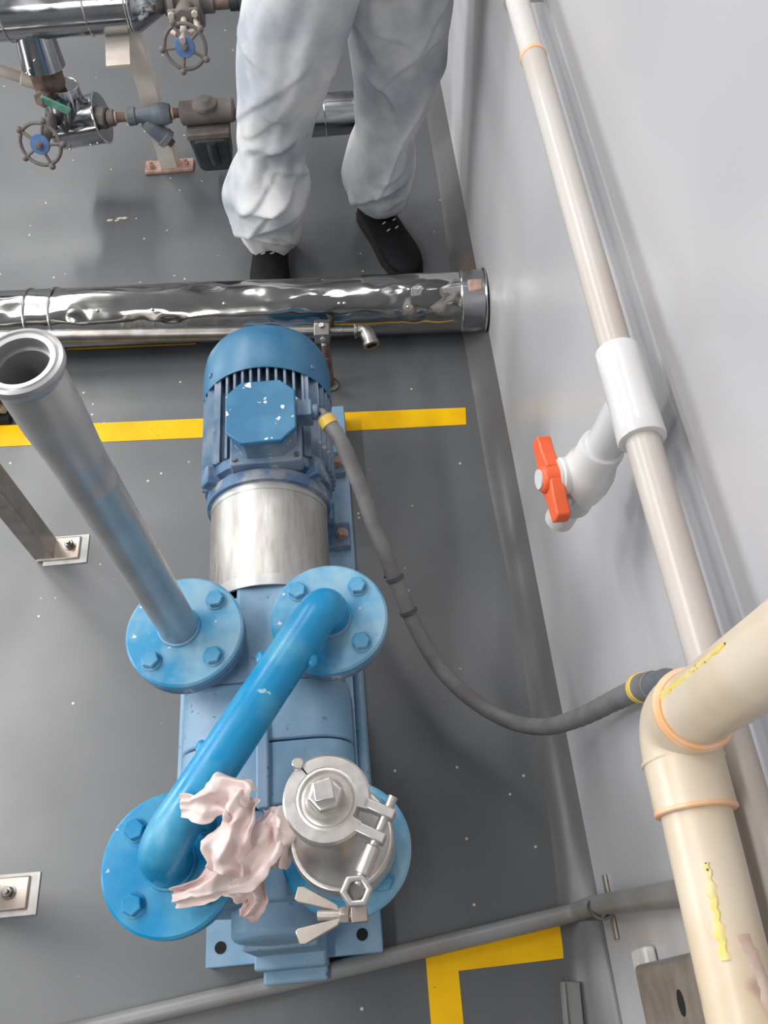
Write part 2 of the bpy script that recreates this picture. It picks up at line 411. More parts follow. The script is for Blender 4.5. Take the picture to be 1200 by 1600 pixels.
gl = MB(); gl.box((TX+.070, TY+.02, .412), (.030, .034, .034)); gl.cyl((TX+.083, TY+.02, .412), (TX+.097, TY+.019, .413), .014, 20, .002)
gl.build('cable_gland', 'bluedull', tb, bevel=.003)
# motor feet
for sx in (-1, 1):
    for fy in (.865, 1.045):
        ft = MB(); ft.box((AX+sx*.112, fy, .066), (.052, .056, .022)); ft.box((AX+sx*.097, fy, .115), (.018, .050, .10), R=Matrix.Rotation(sx*.16, 3, 'Y'))
        ft = ft.build('motor_foot', 'bluedull', pump, bevel=.003)
        m = MB(); m.cyl((AX+sx*.122, fy, .077), (AX+sx*.122, fy, .080), .013, 16); m.hexa((AX+sx*.122, fy, .080), (0, 0, 1), .010, .009); m.build('bolt', 'rust2', ft)
# stainless coupling cover
cc = MB().ring((AX, .614, AZ), (0, 1, 0), .1045, .101, .204, 72, .001).build('coupling_cover', 'brushed', pump)
MB().ring((AX, .614, AZ), (0, 1, 0), .1056, .1046, .020, 72).build('end_band', 'steel', cc)
MB().ring((AX, .798, AZ), (0, 1, 0), .1052, .1046, .020, 72).build('end_band', 'steel', cc)
# casing: bearing bracket, stages between tie rods, end cover
br = MB(); br.lathe((AX, .575, AZ), (0, 1, 0), [(.060, 0), (.094, .006), (.097, .03), (.080, .034)], 48)
br.box((AX, .585, AZ+.035), (.085, .09, .12)); br.box((AX, .585, AZ-.11), (.12, .07, .20))
br.build('bearing_bracket', 'bluecast', pump, bevel=.006)
def stage(y0, y1, w, h, name, rad=.045):
    """rounded block whose long side lies along y"""
    prof = []
    for cx, cz, a0 in ((w-rad, h-rad, 0), (-w+rad, h-rad, 90), (-w+rad, -h+rad, 180), (w-rad, -h+rad, 270)):
        for k in range(7):
            a = math.radians(a0+k*15); prof.append((cx+rad*math.cos(a), cz+rad*math.sin(a)))
    m = MB().prism([(x, z) for x, z in prof], (AX, y1, AZ), (1, 0, 0), (0, 0, 1), y1-y0)
    return m.build(name, 'bluecast', pump, bevel=.003, ang=30)
stage(.455, .575, .118, .098, 'suction_stage', .05)
stage(.362, .4525, .128, .104, 'pump_stage', .055)
stage(.270, .3595, .128, .104, 'pump_stage', .055)
stage(.150, .2675, .116, .094, 'discharge_stage', .05)
# end cover and its pedestal
e = MB(); e.box((AX-.003, .128, .135), (.112, .052, .16)); e.lathe((AX, .108, AZ), (0, 1, 0), [(.03, -.004), (.055, 0), (.062, .006), (.062, .05)], 40)
e.box((AX-.003, .112, .052), (.114, .060, .075)); e.box((AX, .088, .022), (.104, .050, .044))
e.build('end_pedestal', 'bluecast', pump, bevel=.006)
rib = MB(); rib.box((AX, .36, AZ+.106), (.018, .19, .014)); rib.build('casing_rib', 'bluecast', pump, bevel=.003)
for sx, xx in ((-1, -.136), (1, .140)):
    for zz in (.02, -.075):
        t = MB().cyl((AX+xx, .165, AZ+zz), (AX+xx, .56, AZ+zz), .0075, 14).build('tie_rod', 'bluecast', pump)
        m = MB(); m.hexa((AX+xx, .165, AZ+zz), (0, -1, 0), .013, .012); m.build('nut', 'bluecast', t)
        m = MB(); m.hexa((AX+xx, .56, AZ+zz), (0, 1, 0), .013, .012); m.build('nut', 'bluecast', t)
# four pump nozzles with flanges
FR, FT = .0865, .017
FL = {'UL': (-.290, .520), 'UR': (-.074, .521), 'LL': (-.295, .196), 'LR': (-.069, .199)}
FZ = .398                                           # underside of the pump flanges
def flange(name, c, z, r, t, m, parent, bolts=True, up=True, rot=0., bore=0., bm=None, heads=(45, 135, 225, 315), br=.064):
    o = MB().lathe((c[0], c[1], z), (0, 0, 1), [(r-.004, 0), (r, .003), (r, t-.003), (r-.0035, t)], 64).build(name, m, parent)
    if bolts:
        for k, a in enumerate(heads):
            a = math.radians(a+rot); p = (c[0]+br*math.cos(a), c[1]+br*math.sin(a), z+t)
            q = MB(); q.cyl(p, (p[0], p[1], p[2]+.0018), .0155, 20); q.hexa((p[0], p[1], p[2]+.0018), (0, 0, 1), .0135, .0095, k*.37+rot)
            q.build('bolt', bm or m, o)
    return o
for k, c in FL.items():
    n_ = MB(); sx = -1 if c[0] < AX else 1
    pth = smooth_path([(c[0], c[1], FZ+.004), (c[0], c[1], FZ-.03), (c[0]-sx*.02, c[1], FZ-.075), (AX+sx*.05, c[1], AZ+.02)], 6)
    n_.tube(pth, [.042]*len(pth), 28); n_.build('nozzle', 'bluecast', pump)
    f_ = flange('pump_flange', c, FZ, FR, FT, 'blue' if k in ('LL', 'LR') else 'bluedull', pump, bolts=False)
    if k == 'LR':
        for a in (45, 135, 225, 315):
            a = math.radians(a); p = (c[0]+.064*math.cos(a), c[1]+.064*math.sin(a), FZ+FT)
            q = MB(); q.hexa(p, (0, 0, 1), .0135, .0095); q.build('bolt', 'blue', f_)
    for a in (45, 135, 225, 315):
        a = math.radians(a); p = (c[0]+.064*math.cos(a), c[1]+.064*math.sin(a), FZ)
        q = MB(); q.hexa(p, (0, 0, -1), .0135, .012); q.build('nut', 'bluecast', f_)

# ------------------------------------------------------------------ stainless riser on the far left flange
c = FL['UL']; z0 = FZ+FT+.003
riser = thing('steel_riser_pipe', (c[0], c[1], z0), 'upright stainless pipe with open flared end bolted on round blue flange', 'pipe')
rf = flange('flange', c, z0, FR+.001, .018, 'blue', riser, rot=-1)
MB().ring((c[0], c[1], z0-.003), (0, 0, 1), .062, .03, .003, 40).build('gasket', 'black', riser)
zt = z0+.018; x0, y0 = c[0]-.008, c[1]+.006
top = 1.035
L = top-zt
prof = [(.0300, 0), (.0285, .006), (.0285, .40), (.0290, .402), (.0285, .404), (.0285, L-.150), (.0292, L-.147), (.0290, L-.143), (.0318, L-.085), (.0318, L-.030), (.0300, L-.022), (.0300, L-.016)]
inn = [(.0240, L-.016), (.0240, 0.30), (.001, .30)]
MB().lathe((x0, y0, zt), (0, 0, 1), prof+inn, 56).build('tube', 'steel', riser)
MB().lathe((x0, y0, top-.024), (0, 0, 1), [(.0305, 0), (.0350, .006), (.0388, .014), (.0392, .018), (.0385, .0215), (.0350, .0225), (.0335, .0205), (.0318, .0220), (.0270, .0215), (.0262, .012), (.0262, 0)], 64, closed=True).build('ferrule', 'steel', riser)
MB().torus((x0, y0, zt+.002), (0, 0, 1), .0295, .003, 40, 8).build('weld', 'blue', riser)

# ------------------------------------------------------------------ blue crossover pipe
z0 = FZ+FT+.003
cross = thing('crossover_pipe', (AX, .36, z0), 'bright blue pipe slanting across the pump between two bolted flanges', 'pipe')
a, b = Vector((FL['UR'][0], FL['UR'][1], 0)), Vector((FL['LL'][0], FL['LL'][1], 0))
flange('flange', FL['UR'], z0, FR+.001, .018, 'blue', cross)
flange('flange', FL['LL'], z0, FR+.003, .020, 'bluepipe', cross, rot=2)
for k in ('UR', 'LL'): MB().ring((FL[k][0], FL[k][1], z0-.003), (0, 0, 1), .062, .03, .003, 40).build('gasket', 'black', cross)
zc = .492
P = bend_path([(a.x, a.y, z0+.015), (a.x, a.y, zc), (b.x, b.y, zc+.012), (b.x, b.y, z0+.015)], .042, 12)
MB().tube(P, .0305, 36).build('tube', 'bluepipe', cross)
MB().torus((a.x, a.y, z0+.019), (0, 0, 1), .031, .004, 40, 8).build('weld', 'blue', cross)
MB().torus((b.x, b.y, z0+.021), (0, 0, 1), .031, .004, 40, 8).build('weld', 'bluepipe', cross)
d = (b-a).normalized(); s = Vector((-d.y, d.x, 0))
for t, sg in ((.22, 1), (.66, -1), (.30, -1)):
    p = a.lerp(b, t); p.z = zc+.004
    MB().ball(p+s*sg*.031, .008, 12, 8, (1, 1.4, .8)).build('paint_drip', 'bluepipe', cross)

# ------------------------------------------------------------------ sanitary end cap with clamp on the near right flange
c = FL['LR']; z0 = FZ+FT
cap = thing('sanitary_cap', (c[0], c[1], z0), 'stainless clamped cap with square plug on blue pump flange', 'pipe cap')
MB().lathe((c[0], c[1], z0), (0, 0, 1), [(.064, 0), (.0655, .004), (.0655, .070), (.0630, .078), (.0540, .086), (.0400, .098), (.0300, .130), (.0280, .170), (.0280, .260), (.034, .268)], 56).build('reducer', 'cast', cap)
MB().torus((c[0], c[1], z0+.079), (0, 0, 1), .0612, .0022, 56, 8).build('weld', 'cast', cap)
zk = z0+.268
MB().lathe((c[0], c[1], zk), (0, 0, 1), [(.034, 0), (.0345, .004), (.0345, .018), (.032, .022), (.029, .0225), (.027, .019), (.022, .021), (.0185, .026), (.0165, .036), (.0150, .037), (.012, .037)], 48).build('cap_disc', 'cast', cap)
pg = MB(); pg.hexa((c[0], c[1], zk+.036), (0, 0, 1), .0185, .008, .2); pg.box((c[0], c[1], zk+.051), (.0195, .0195, .018), rz=.12)
pg.build('square_plug', 'cast', cap, bevel=.0012)
# clamp band in two halves, hinge far left, ears near right
oa = math.radians(-28)
for nm, a0, a1 in (('clamp_half', oa+.16, oa+math.pi-.02-.45), ('clamp_half', oa+math.pi-.42, oa+2*math.pi-.16)):
    MB().lathe((c[0], c[1], zk+.001), (0, 0, 1), [(.0335, 0), (.0430, 0), (.0455, .003), (.0455, .019), (.0430, .022), (.0320, .022), (.0320, .018), (.0345, .014), (.0345, .006)], 40, hint=(1, 0, 0), closed=True, a0=a0, a1=a1).build(nm, 'cast', cap)
ha = oa+math.pi-.44
hc = Vector((c[0]+.047*math.cos(ha), c[1]+.047*math.sin(ha), 0))
hg = MB(); hg.cyl((hc.x, hc.y, zk-.003), (hc.x, hc.y, zk+.027), .0062, 18, .001)
hg.build('hinge_pin', 'cast', cap)
ux, uy = math.cos(oa), math.sin(oa)
for sg in (-1, 1):
    px, py = -uy*sg, ux*sg
    ce = Vector((c[0]+ux*.053+px*.0125, c[1]+uy*.053+py*.0125, zk+.012))
    er = MB().box(ce, (.034, .0105, .022), rz=oa).build('clamp_ear', 'cast', cap, bevel=.0015)
e0 = Vector((c[0]+ux*.061, c[1]+uy*.061, zk+.012)); bd = Vector((uy, -ux, -.10)).normalized()
rod = MB(); rod.cyl(e0-bd*.030, e0+bd*.060, .0052, 16); rod.cyl(e0+bd*.021, e0+bd*.050, .0085, 18, .001); rod.build('clamp_bolt', 'cast', cap)
# hexagonal eye nut at the bolt's end, then the wing nut
en = e0+bd*.066
ey = MB(); ey.ring(en-Vector((0, 0, .006)), (.1, -.1, 1), .0165, .0095, .014, 6); ey.build('eye_nut', 'cast', cap, bevel=.002)
MB().cyl(en-Vector((0, 0, .004)), en+Vector((0, 0, .002)), .0092, 20).build('eye_bolt_end', 'dull', cap)
wn = en+bd*.022+Vector((0, 0, -.020)); wx = Vector((-1, .08, -.05)).normalized()
wb = MB(); wb.cyl(wn+wx*-.020, wn+wx*.030, .0055, 16); wb.hexa(wn+wx*-.002, wx, .0085, .010); wb.box(wn-wx*.012, (.016, .014, .014)); wb.build('wing_nut_body', 'bracket', cap, bevel=.001)
for sg in (-1, 1):
    yv = Vector((0, sg, 0)); o_ = wn+wx*.006
    pl = [(0, .003), (.010, .006), (.044, .015), (.047, .018), (.043, .033), (.037, .033), (.004, .012)]
    m = MB(); v = [o_+wx*p[0]+yv*p[1]*(.8) for p in pl]; nrm = Vector((0, 0, .0045))
    nn = len(v); m.add([p-nrm for p in v]+[p+nrm for p in v], [tuple(range(nn)), tuple(reversed(range(nn, 2*nn)))]+[(k, nn+k, nn+(k+1) % nn, (k+1) % nn) for k in range(nn)])
    m.build('wing', 'bracket', cap, bevel=.001)

# ------------------------------------------------------------------ crumpled pink gloves
def ribbon(m, spine, widths, tilt, seed, amp=.006, nu=40, nv=18):
    P = smooth_path(spine, nu//(len(spine)-1)); N = len(P); r = random.Random(seed)
    W = np.interp(np.linspace(0, 1, N), np.linspace(0, 1, len(widths)), widths)
    ph = [r.uniform(0, 6.28) for _ in range(6)]; v = []; f = []
    for i in range(N):
        T = (P[min(i+1, N-1)]-P[max(i-1, 0)]).normalized(); S = T.cross(Vector((0, 0, 1))).normalized()
        u = i/(N-1)
        for k in range(nv):
            q = k/(nv-1)*2-1
            hgt = amp*(1.1*math.sin(q*5+ph[0]+u*3)+.7*math.sin(q*9+ph[1]-u*5)+.8*math.sin(u*11+ph[2]+q*2))-.012*q*q+tilt*q*W[i]
            e_ = 1.22+.16*math.sin(u*13+ph[3])*q+.10*math.sin(u*23+ph[4])
            p = P[i]+S*q*W[i]*.5*e_+Vector((0, 0, hgt))
            nzv = noise.noise_vector(p*38)*.006+noise.noise_vector(p*95)*.0028; v.append(p+Vector(nzv))
    for i in range(N-1):
        for k in range(nv-1): f.append((i*nv+k, i*nv+k+1, (i+1)*nv+k+1, (i+1)*nv+k))
    m.add(v, f)
def glove(name, label, pieces):
    m = MB()
    for i, (sp, wd, tl) in enumerate(pieces): ribbon(m, sp, wd, tl, i*7+len(name)+len(pieces))
    o = m.build(name, 'glove', ang=180)
    sd = o.modifiers.new('thickness', 'SOLIDIFY'); sd.thickness = .0014
    sb = o.modifiers.new('smooth', 'SUBSURF'); sb.levels = 1; sb.render_levels = 1
    return tag(o, label, 'glove', 'crumpled gloves on the pump')
glove('latex_glove', 'crumpled pale pink glove draped over the end of the blue crossover pipe',
      [([(-.258, .240, .552), (-.223, .243, .560), (-.198, .250, .556), (-.176, .240, .545)], [.022, .038, .052, .034], 0),
       ([(-.178, .250, .545), (-.190, .222, .548), (-.204, .188, .540), (-.216, .164, .525)], [.026, .036, .046, .036], .2)])
glove('latex_glove', 'crumpled pink glove lying between the blue flange and the steel cap',
      [([(-.281, .150, .476), (-.241, .157, .490), (-.200, .172, .512), (-.169, .196, .515), (-.143, .226, .500)], [.014, .030, .050, .052, .034], -.1),
       ([(-.148, .240, .505), (-.145, .208, .515), (-.152, .170, .485)], [.026, .034, .018], .1),
       ([(-.200, .162, .500), (-.184, .145, .470), (-.197, .120, .450)], [.032, .032, .016], 0)])

# ------------------------------------------------------------------ flexible conduit from motor to wall
cp = [(TX+.099, TY+.018, .414), (-.062, .901, .418), (-.037, .855, .405), (-.015, .796, .370), (.001, .744, .335), (.019, .696, .300), (.036, .652, .265), (.063, .584, .220),
      (.102, .516, .180), (.152, .463, .160), (.207, .417, .175), (.250, .381, .250), (.280, .356, .370), (.296, .331, .520), (.300, .309, .630)]
cpath = smooth_path(cp[1:], 9)
cond = thing('flexible_conduit', (.1, .52, .14), 'grey flexible conduit hanging from the motor to the wall with yellow end rings', 'conduit')
cr = []
MB().tube(cpath, [.0132+.0007*(i % 2) for i in range(len(cpath))], 18).build('hose', 'flex', cond)
dd = (cpath[1]-cpath[0]).normalized()
MB().ring(cpath[0]-dd*.004, dd, .0155, .0100, .018, 24, .001).build('end_ring', 'yring', cond)
MB().ring(cpath[0]-dd*.008, dd, .0142, .0090, .010, 24, .001).build('end_lip', 'flex', cond)
dd = (cpath[-1]-cpath[-2]).normalized()
MB().ring(cpath[-1]-dd*.006, dd, .0175, .0130, .014, 24, .001).build('end_ring', 'yring', cond)
MB().tube(smooth_path([(TX+.090, TY+.019, .413), (TX+.104, TY+.017, .414), (-.062, .901, .418), (-.050, .878, .412)], 6), .0062, 12).build('cable', 'flex', cond)
for i in (44, 51):
    dd = (cpath[i+1]-cpath[i]).normalized(); m = MB(); m.ring(cpath[i]-dd*.003, dd, .0160, .0135, .006, 24)
    if i == 44: m.box(cpath[i]+Vector((-.014, .006, .002)), (.010, .007, .007))
    m.build('cable_tie', 'tie', cond)

# ------------------------------------------------------------------ rigid conduit along the wall, behind the cream elbow
rp = bend_path([(.301, .305, .642), (.303, .285, .722), (.3055, .205, .785), (.3055, -1.2, .785)], .03)
rc = thing('rigid_conduit', (.305, .0, .63), 'dark grey rigid conduit on the wall behind the cream elbow pipe', 'conduit')
MB().tube(rp, .0145, 20).build('tube', 'conduit', rc)
MB().cyl((.3005, .308, .634), (.3018, .297, .674), .0165, 20, .001).build('coupling', 'flex', rc)

# ------------------------------------------------------------------ polished cladding pipe lying along the floor into the wall
def dent_tube(m, x0_, x1_, y_at, z, r, nx, nth, dents, seam_amp=0.):
    v = []; f = []
    for i in range(nx+1):
        x = x0_+(x1_-x0_)*i/nx; yc = y_at(x)
        for k in range(nth):
            a = 2*math.pi*k/nth; rr = r
            for (dx, da, sx, sa, dep) in dents:
                u = (x-dx)/sx; w_ = ((a-da+math.pi) % (2*math.pi)-math.pi)/sa
                q = u*u+w_*w_
                if q < 6: rr += -dep*math.exp(-q)+dep*.5*math.exp(-(math.sqrt(q)-1.6)**2*4)
            q = noise.noise(Vector((x*7, math.cos(a)*2.2, math.sin(a)*2.2)))*.0016+noise.noise(Vector((x*22, math.cos(a)*3, math.sin(a)*3)))*.0006
            v.append((x, yc-(rr+q)*math.cos(a), z+(rr+q)*math.sin(a)))
    for i in range(nx):
        for k in range(nth):
            l = (k+1) % nth; f.append((i*nth+k, i*nth+l, (i+1)*nth+l, (i+1)*nth+k))
    f.append(tuple(range(nth))); f.append(tuple(reversed([nx*nth+k for k in range(nth)])))
    m.add(v, f)
ych = lambda x: 1.478-(x-.3)*.052
rd = random.Random(11)
dents = [(rd.uniform(-.75, .28), rd.uniform(.25, 1.9), rd.uniform(.012, .05), rd.uniform(.10, .30), rd.uniform(.0006, .0018)) for _ in range(40)]
dents += [(rd.uniform(.10, .28), rd.uniform(.4, 1.7), rd.uniform(.012, .034), rd.uniform(.06, .20), rd.uniform(.0005, .0014)) for _ in range(11)]
clad = thing('clad_floor_pipe', (-.2, ych(-.2), 0), 'large dented polished metal clad pipe lying across the floor into the wall', 'pipe')
m = MB(); dent_tube(m, -1.7, .262, ych, .084, .072, 380, 72, dents); m.build('cladding', 'chrome', clad, ang=80)
m = MB(); dent_tube(m, .258, .319, ych, .084, .0735, 20, 72, []); m.build('end_collar', 'chrome2', clad, ang=60)
dx_ = Vector((1, -.052, 0)).normalized()
for x in (-.775, -.715, .262, .3185):
    MB().torus((x, ych(x), .084), dx_, .0735 if x < .3 else .076, .0028, 72, 8).build('seam_band', 'seam', clad)
for x, a in ((-.60, 1.0), (-.47, .95), (-.03, .9), (-.018, .9), (-.30, 1.05), (.13, .7)):
    p = (x, ych(x)-.073*math.cos(a), .084+.073*math.sin(a)); MB().ball(p, .0045, 10, 6).build('rivet', 'seam', clad)
MB().box((.292, ych(.292)-.018, .1525), (.034, .030, .012), R=Matrix.Rotation(.42, 3, 'X')).build('rust_patch', 'rust2', clad, bevel=.004)
for x in (-1.2,):
    MB().box((x, ych(x), .006), (.06, .10, .012)).build('saddle', 'rust', clad, bevel=.002)

# small stainless tube in front of it, on a clamp post
ysm = lambda x: 1.323-(x+.07)*.085
sm = thing('steel_tube', (-.07, 1.32, .187), 'thin stainless tube in front of the clad pipe ending in an open elbow', 'pipe')
MB().tube([(-1.7, ysm(-1.7), .187), (-.075, ysm(-.075), .187)], .0145, 24).build('tube', 'dull', sm)
MB().tube([(-.075, ysm(-.075), .187), (-.03, ysm(-.03), .187), (.004, ysm(.004), .187)], .0085, 18).build('narrow_tube', 'dull', sm)
MB().ring((-.030, ysm(-.03), .187), (1, -.085, 0), .0105, .006, .004, 20).build('weld_ring', 'dull', sm)
MB().ring((.000, ysm(0), .187), (1, -.085, 0), .0165, .006, .007, 20, .001).build('elbow_lip', 'dull', sm)
el = smooth_path([(.004, ysm(.004), .187), (.020, ysm(.02), .187), (.030, 1.300, .185), (.034, 1.283, .180)], 8)
MB().tube(el, [.0125+.0035*min(1, i/12) for i in range(len(el))], 22).build('elbow', 'dull', sm)
dd = (el[-1]-el[-2]).normalized()
MB().ring(el[-1]-dd*.004, dd, .0185, .012, .010, 24, .001).build('elbow_mouth', 'dull', sm)
MB().cyl(el[-1]+dd*.0005, el[-1]+dd*.0015, .012, 20).build('bore', 'black', sm)
post = thing('clamp_post', (-.069, 1.323, 0), 'short steel post with hexagonal pipe clamp and round foot beside the motor', 'support')
MB().lathe((-.069, 1.323, 0), (0, 0, 1), [(.021, 0), (.021, .004), (.0175, .007), (.010, .008)], 28).build('foot', 'dull', post)
MB().lathe((-.069, 1.323, .006), (0, 0, 1), [(.0105, 0), (.0105, .095), (.0115, .096), (.0115, .101), (.009, .103), (.009, .15), (.006, .158)], 20).build('stem', 'rust', post)
ck = MB(); ck.ring((-.088, 1.3246, .187), (1, -.085, 0), .0270, .0150, .034, 6); ck.build('clamp_body', 'dull', post, bevel=.002)
for a in (-50, 10, 75):
    aa = math.radians(a); p = (-.071, 1.3235-.0255*math.cos(aa), .187+.0255*math.sin(aa))
    m = MB(); m.hexa(p, (0, -math.cos(aa), math.sin(aa)), .006, .006); m.build('clamp_screw', 'steel', post)

# ------------------------------------------------------------------ steam line at the far left
YS = 2.17
sp = thing('clad_steam_pipe', (-.7, YS, .41), 'polished clad overhead steam pipe with cone end at top left', 'pipe')
MB().lathe((-1.9, YS, .474), (1, 0, 0), [(.060, 0), (.060, 1.425)], 56).build('cladding', 'chrome2', sp)
for x in (-.475, -.482, -.58, -.78):
    MB().torus((x, YS, .474), (1, 0, 0), .0605, .0022, 56, 8).build('seam_band', 'seam', sp)
MB().lathe((-.474, YS, .474), (1, 0, 0), [(.0615, 0), (.0615, .010), (.024, .078), (.02, .080)], 56).build('end_cone', 'chrome2', sp)
cl = MB(); cl.lathe((-.735, YS-.012, .345), (.06, .10, 1), [(.052, 0), (.055, .002), (.054, .006), (.046, .10)], 40); cl.build('branch_collar', 'chrome2', sp)
for x in (-.757, -.735, -.765): MB().ball((x, YS-.062, .36+(x+.765)*1.0), .0035, 8, 6).build('rivet', 'seam', sp)

def handwheel(parent, c, axis, R, rot=0.):
    """five-lobed iron wheel with blue hub disc; axis points away from the valve"""
    ax = Vector(axis).normalized(); x, y, z = frame(ax)
    wh = MB().torus(c, ax, R*.86, R*.085, 40, 8).build('handwheel', 'castgrey', parent)
    for k in range(5):
        a = rot+k*2*math.pi/5; d_ = x*math.cos(a)+y*math.sin(a)
        MB().ball(Vector(c)+d_*R*.97, R*.15, 10, 8).build('lobe', 'castgrey', wh)
        MB().tube([Vector(c)+d_*R*.25+ax*.004, Vector(c)+d_*R*.84], R*.075, 8).build('spoke', 'castgrey', wh)
    MB().lathe(c, ax, [(R*.42, 0), (R*.43, .005), (R*.40, .008), (R*.15, .009)], 28).build('hub_disc', 'bluehub', wh)
    m = MB(); m.hexa(Vector(c)+ax*.008, ax, R*.15, .008); m.cyl(Vector(c)+ax*.014, Vector(c)+ax*.021, R*.08, 12); m.build('hub_nut', 'castgrey', wh)
    return wh
# gate valve right of the cone
gv = thing('gate_valve', (-.345, YS, .40), 'grey gate valve with blue hub handwheel right of the cone end', 'valve')
MB().lathe((-.396, YS, .463), (1, 0, 0), [(.02, 0), (.020, .012), (.050, .013), (.050, .027), (.030, .030), (.034, .055), (.030, .075), (.050, .077), (.050, .090), (.022, .092), (.022, .12)], 32).build('body', 'castgrey', gv)
MB().cyl((-.345, YS-.01, .463), (-.345, YS-.075, .470), .024, 24, .003).build('bonnet', 'castgrey', gv)
bo = MB(); bo.box((-.345, YS-.062, .468), (.075, .012, .040)); bo.build('bonnet_plate', 'castgrey', gv, bevel=.004)
for sx in (-1, 1):
    for sz in (-1, 1):
        m = MB(); m.hexa((-.345+sx*.028, YS-.070, .468+sz*.012), (0, -1, .1), .008, .010); m.build('bolt', 'beigepipe', gv)
    MB().tube(smooth_path([(-.345+sx*.026, YS-.07, .464), (-.345+sx*.030, YS-.105, .462), (-.345+sx*.014, YS-.130, .465)], 6), .006, 10).build('yoke_arm', 'beigepipe', gv)
MB().cyl((-.345, YS-.06, .469), (-.345, YS-.165, .469), .0075, 14).build('stem', 'beigepipe', gv)
handwheel(gv, (-.3435, YS-.155, .450), (.02, -1, .40), .056, .35)
# pipe and coupling leading right behind the person
lp = thing('steam_pipe', (-.22, YS, .44), 'brown steel pipe with dark union beside the white trouser leg', 'pipe')
MB().cyl((-.28, YS, .463), (.20, YS, .463), .016, 20).build('tube', 'rust', lp)
m = MB(); m.cyl((-.238, YS, .463), (-.215, YS, .463), .021, 20, .002); m.cyl((-.215, YS, .463), (-.15, YS, .463), .028, 24, .003); m.build('union', 'blackcast', lp)
# pipe support post with rusty foot
ps = thing('support_post', (-.497, 2.187, 0), 'beige channel post on rusty floor plate under the steam pipe', 'support')
MB().box((-.498, 2.187, .005), (.140, .050, .010)).build('foot_plate', 'rust2', ps, bevel=.002)
pz = MB(); pz.box((-.497, 2.172, .21), (.048, .005, .40)); pz.box((-.4755, 2.192, .21), (.005, .040, .40)); pz.box((-.5185, 2.192, .21), (.005, .040, .40))
pz.build('channel', 'beige', ps, bevel=.001)
MB().box((-.527, 2.120, .395), (.060, .095, .010), R=Matrix.Rotation(.35, 3, 'X')).build('top_tab', 'beige', ps, bevel=.001)
for sx in (-1, 1):
    m = MB(); m.cyl((-.498+sx*.050, 2.182, .010), (-.498+sx*.050, 2.182, .012), .012, 16); m.hexa((-.498+sx*.050, 2.182, .012), (0, 0, 1), .009, .010); m.cyl((-.498+sx*.050, 2.182, .02), (-.498+sx*.050, 2.182, .03), .005, 10); m.build('anchor_bolt', 'rust2', ps)
# drop leg: brown ball valve with green lever, clad elbow, handwheel
bv = thing('ball_valve', (-.742, YS-.02, .27), 'brown ball valve with green lever below the clad pipe collar', 'valve')
MB().lathe((-.742, YS-.01, .262), (.05, .05, 1), [(.022, 0), (.040, .006), (.040, .03), (.044, .035), (.044, .085), (.03, .09)], 8).build('body', 'rust', bv)
bn = MB(); bn.hexa((-.752, YS-.05, .286), (-.1, -1, .25), .022, .018); bn.cyl((-.753, YS-.065, .29), (-.755, YS-.085, .296), .008, 12); bn.build('stem_nut', 'rust', bv)
lv = MB(); lv.box((-.722, YS-.075, .278), (.075, .008, .020), R=Matrix.Rotation(.62, 3, 'Y')); lv.build('lever', 'green', bv, bevel=.002)
ca = thing('clad_elbow', (-.715, YS, .09), 'polished clad elbow box on the steam line next to blue hub handwheel', 'pipe fitting')
m = MB(); m.lathe((-.712, YS, .285), (-.10, -.1, -1), [(.001, 0), (.040, 0), (.042, .003), (.046, .03), (.050, .10), (.05, .105)], 40); m.build('vertical_shell', 'chrome2', ca)
m = MB(); m.lathe((-.768, YS, .166), (1, -.04, .16), [(.03, -.012), (.058, 0), (.060, .055), (.064, .128), (.064, .136), (.02, .137)], 40); m.build('side_shell', 'chrome2', ca)
MB().torus((-.712, YS, .284), (-.10, -.1, -1), .041, .0025, 40, 8).build('rim', 'seam', ca)
MB().torus((-.636, YS-.005, .187), (1, -.04, .16), .0635, .0028, 40, 8).build('rim', 'seam', ca)
for p in ((-.700, YS-.055, .150), (-.675, YS-.057, .145), (-.655, YS-.059, .15), (-.735, YS-.054, .135)): MB().ball(p, .0035, 8, 6).build('rivet', 'seam', ca)
hv = thing('globe_valve', (-.785, YS-.06, .12), 'small valve with blue hub handwheel at left edge of the steam line', 'valve')
MB().cyl((-.755, YS-.03, .215), (-.77, YS-.15, .222), .016, 18, .002).build('bonnet', 'castgrey', hv)
MB().cyl((-.77, YS-.13, .222), (-.773, YS-.17, .225), .007, 12).build('stem', 'castgrey', hv)
handwheel(hv, (-.772, YS-.150, .222), (-.06, -1, .42), .060, .9)
dp = thing('branch_pipe', (-.87, YS, .28), 'beige pipe slanting in from the left edge to brown ball valve', 'pipe')
MB().tube([(-1.25, YS-.02, .56), (-.86, YS-.02, .355), (-.755, YS-.02, .305)], .014, 18).build('tube', 'beigepipe', dp)
MB().cyl((-.80, YS-.02, .325), (-.768, YS-.02, .310), .018, 18, .002).build('socket', 'beigepipe', dp)
YL = YS-.034
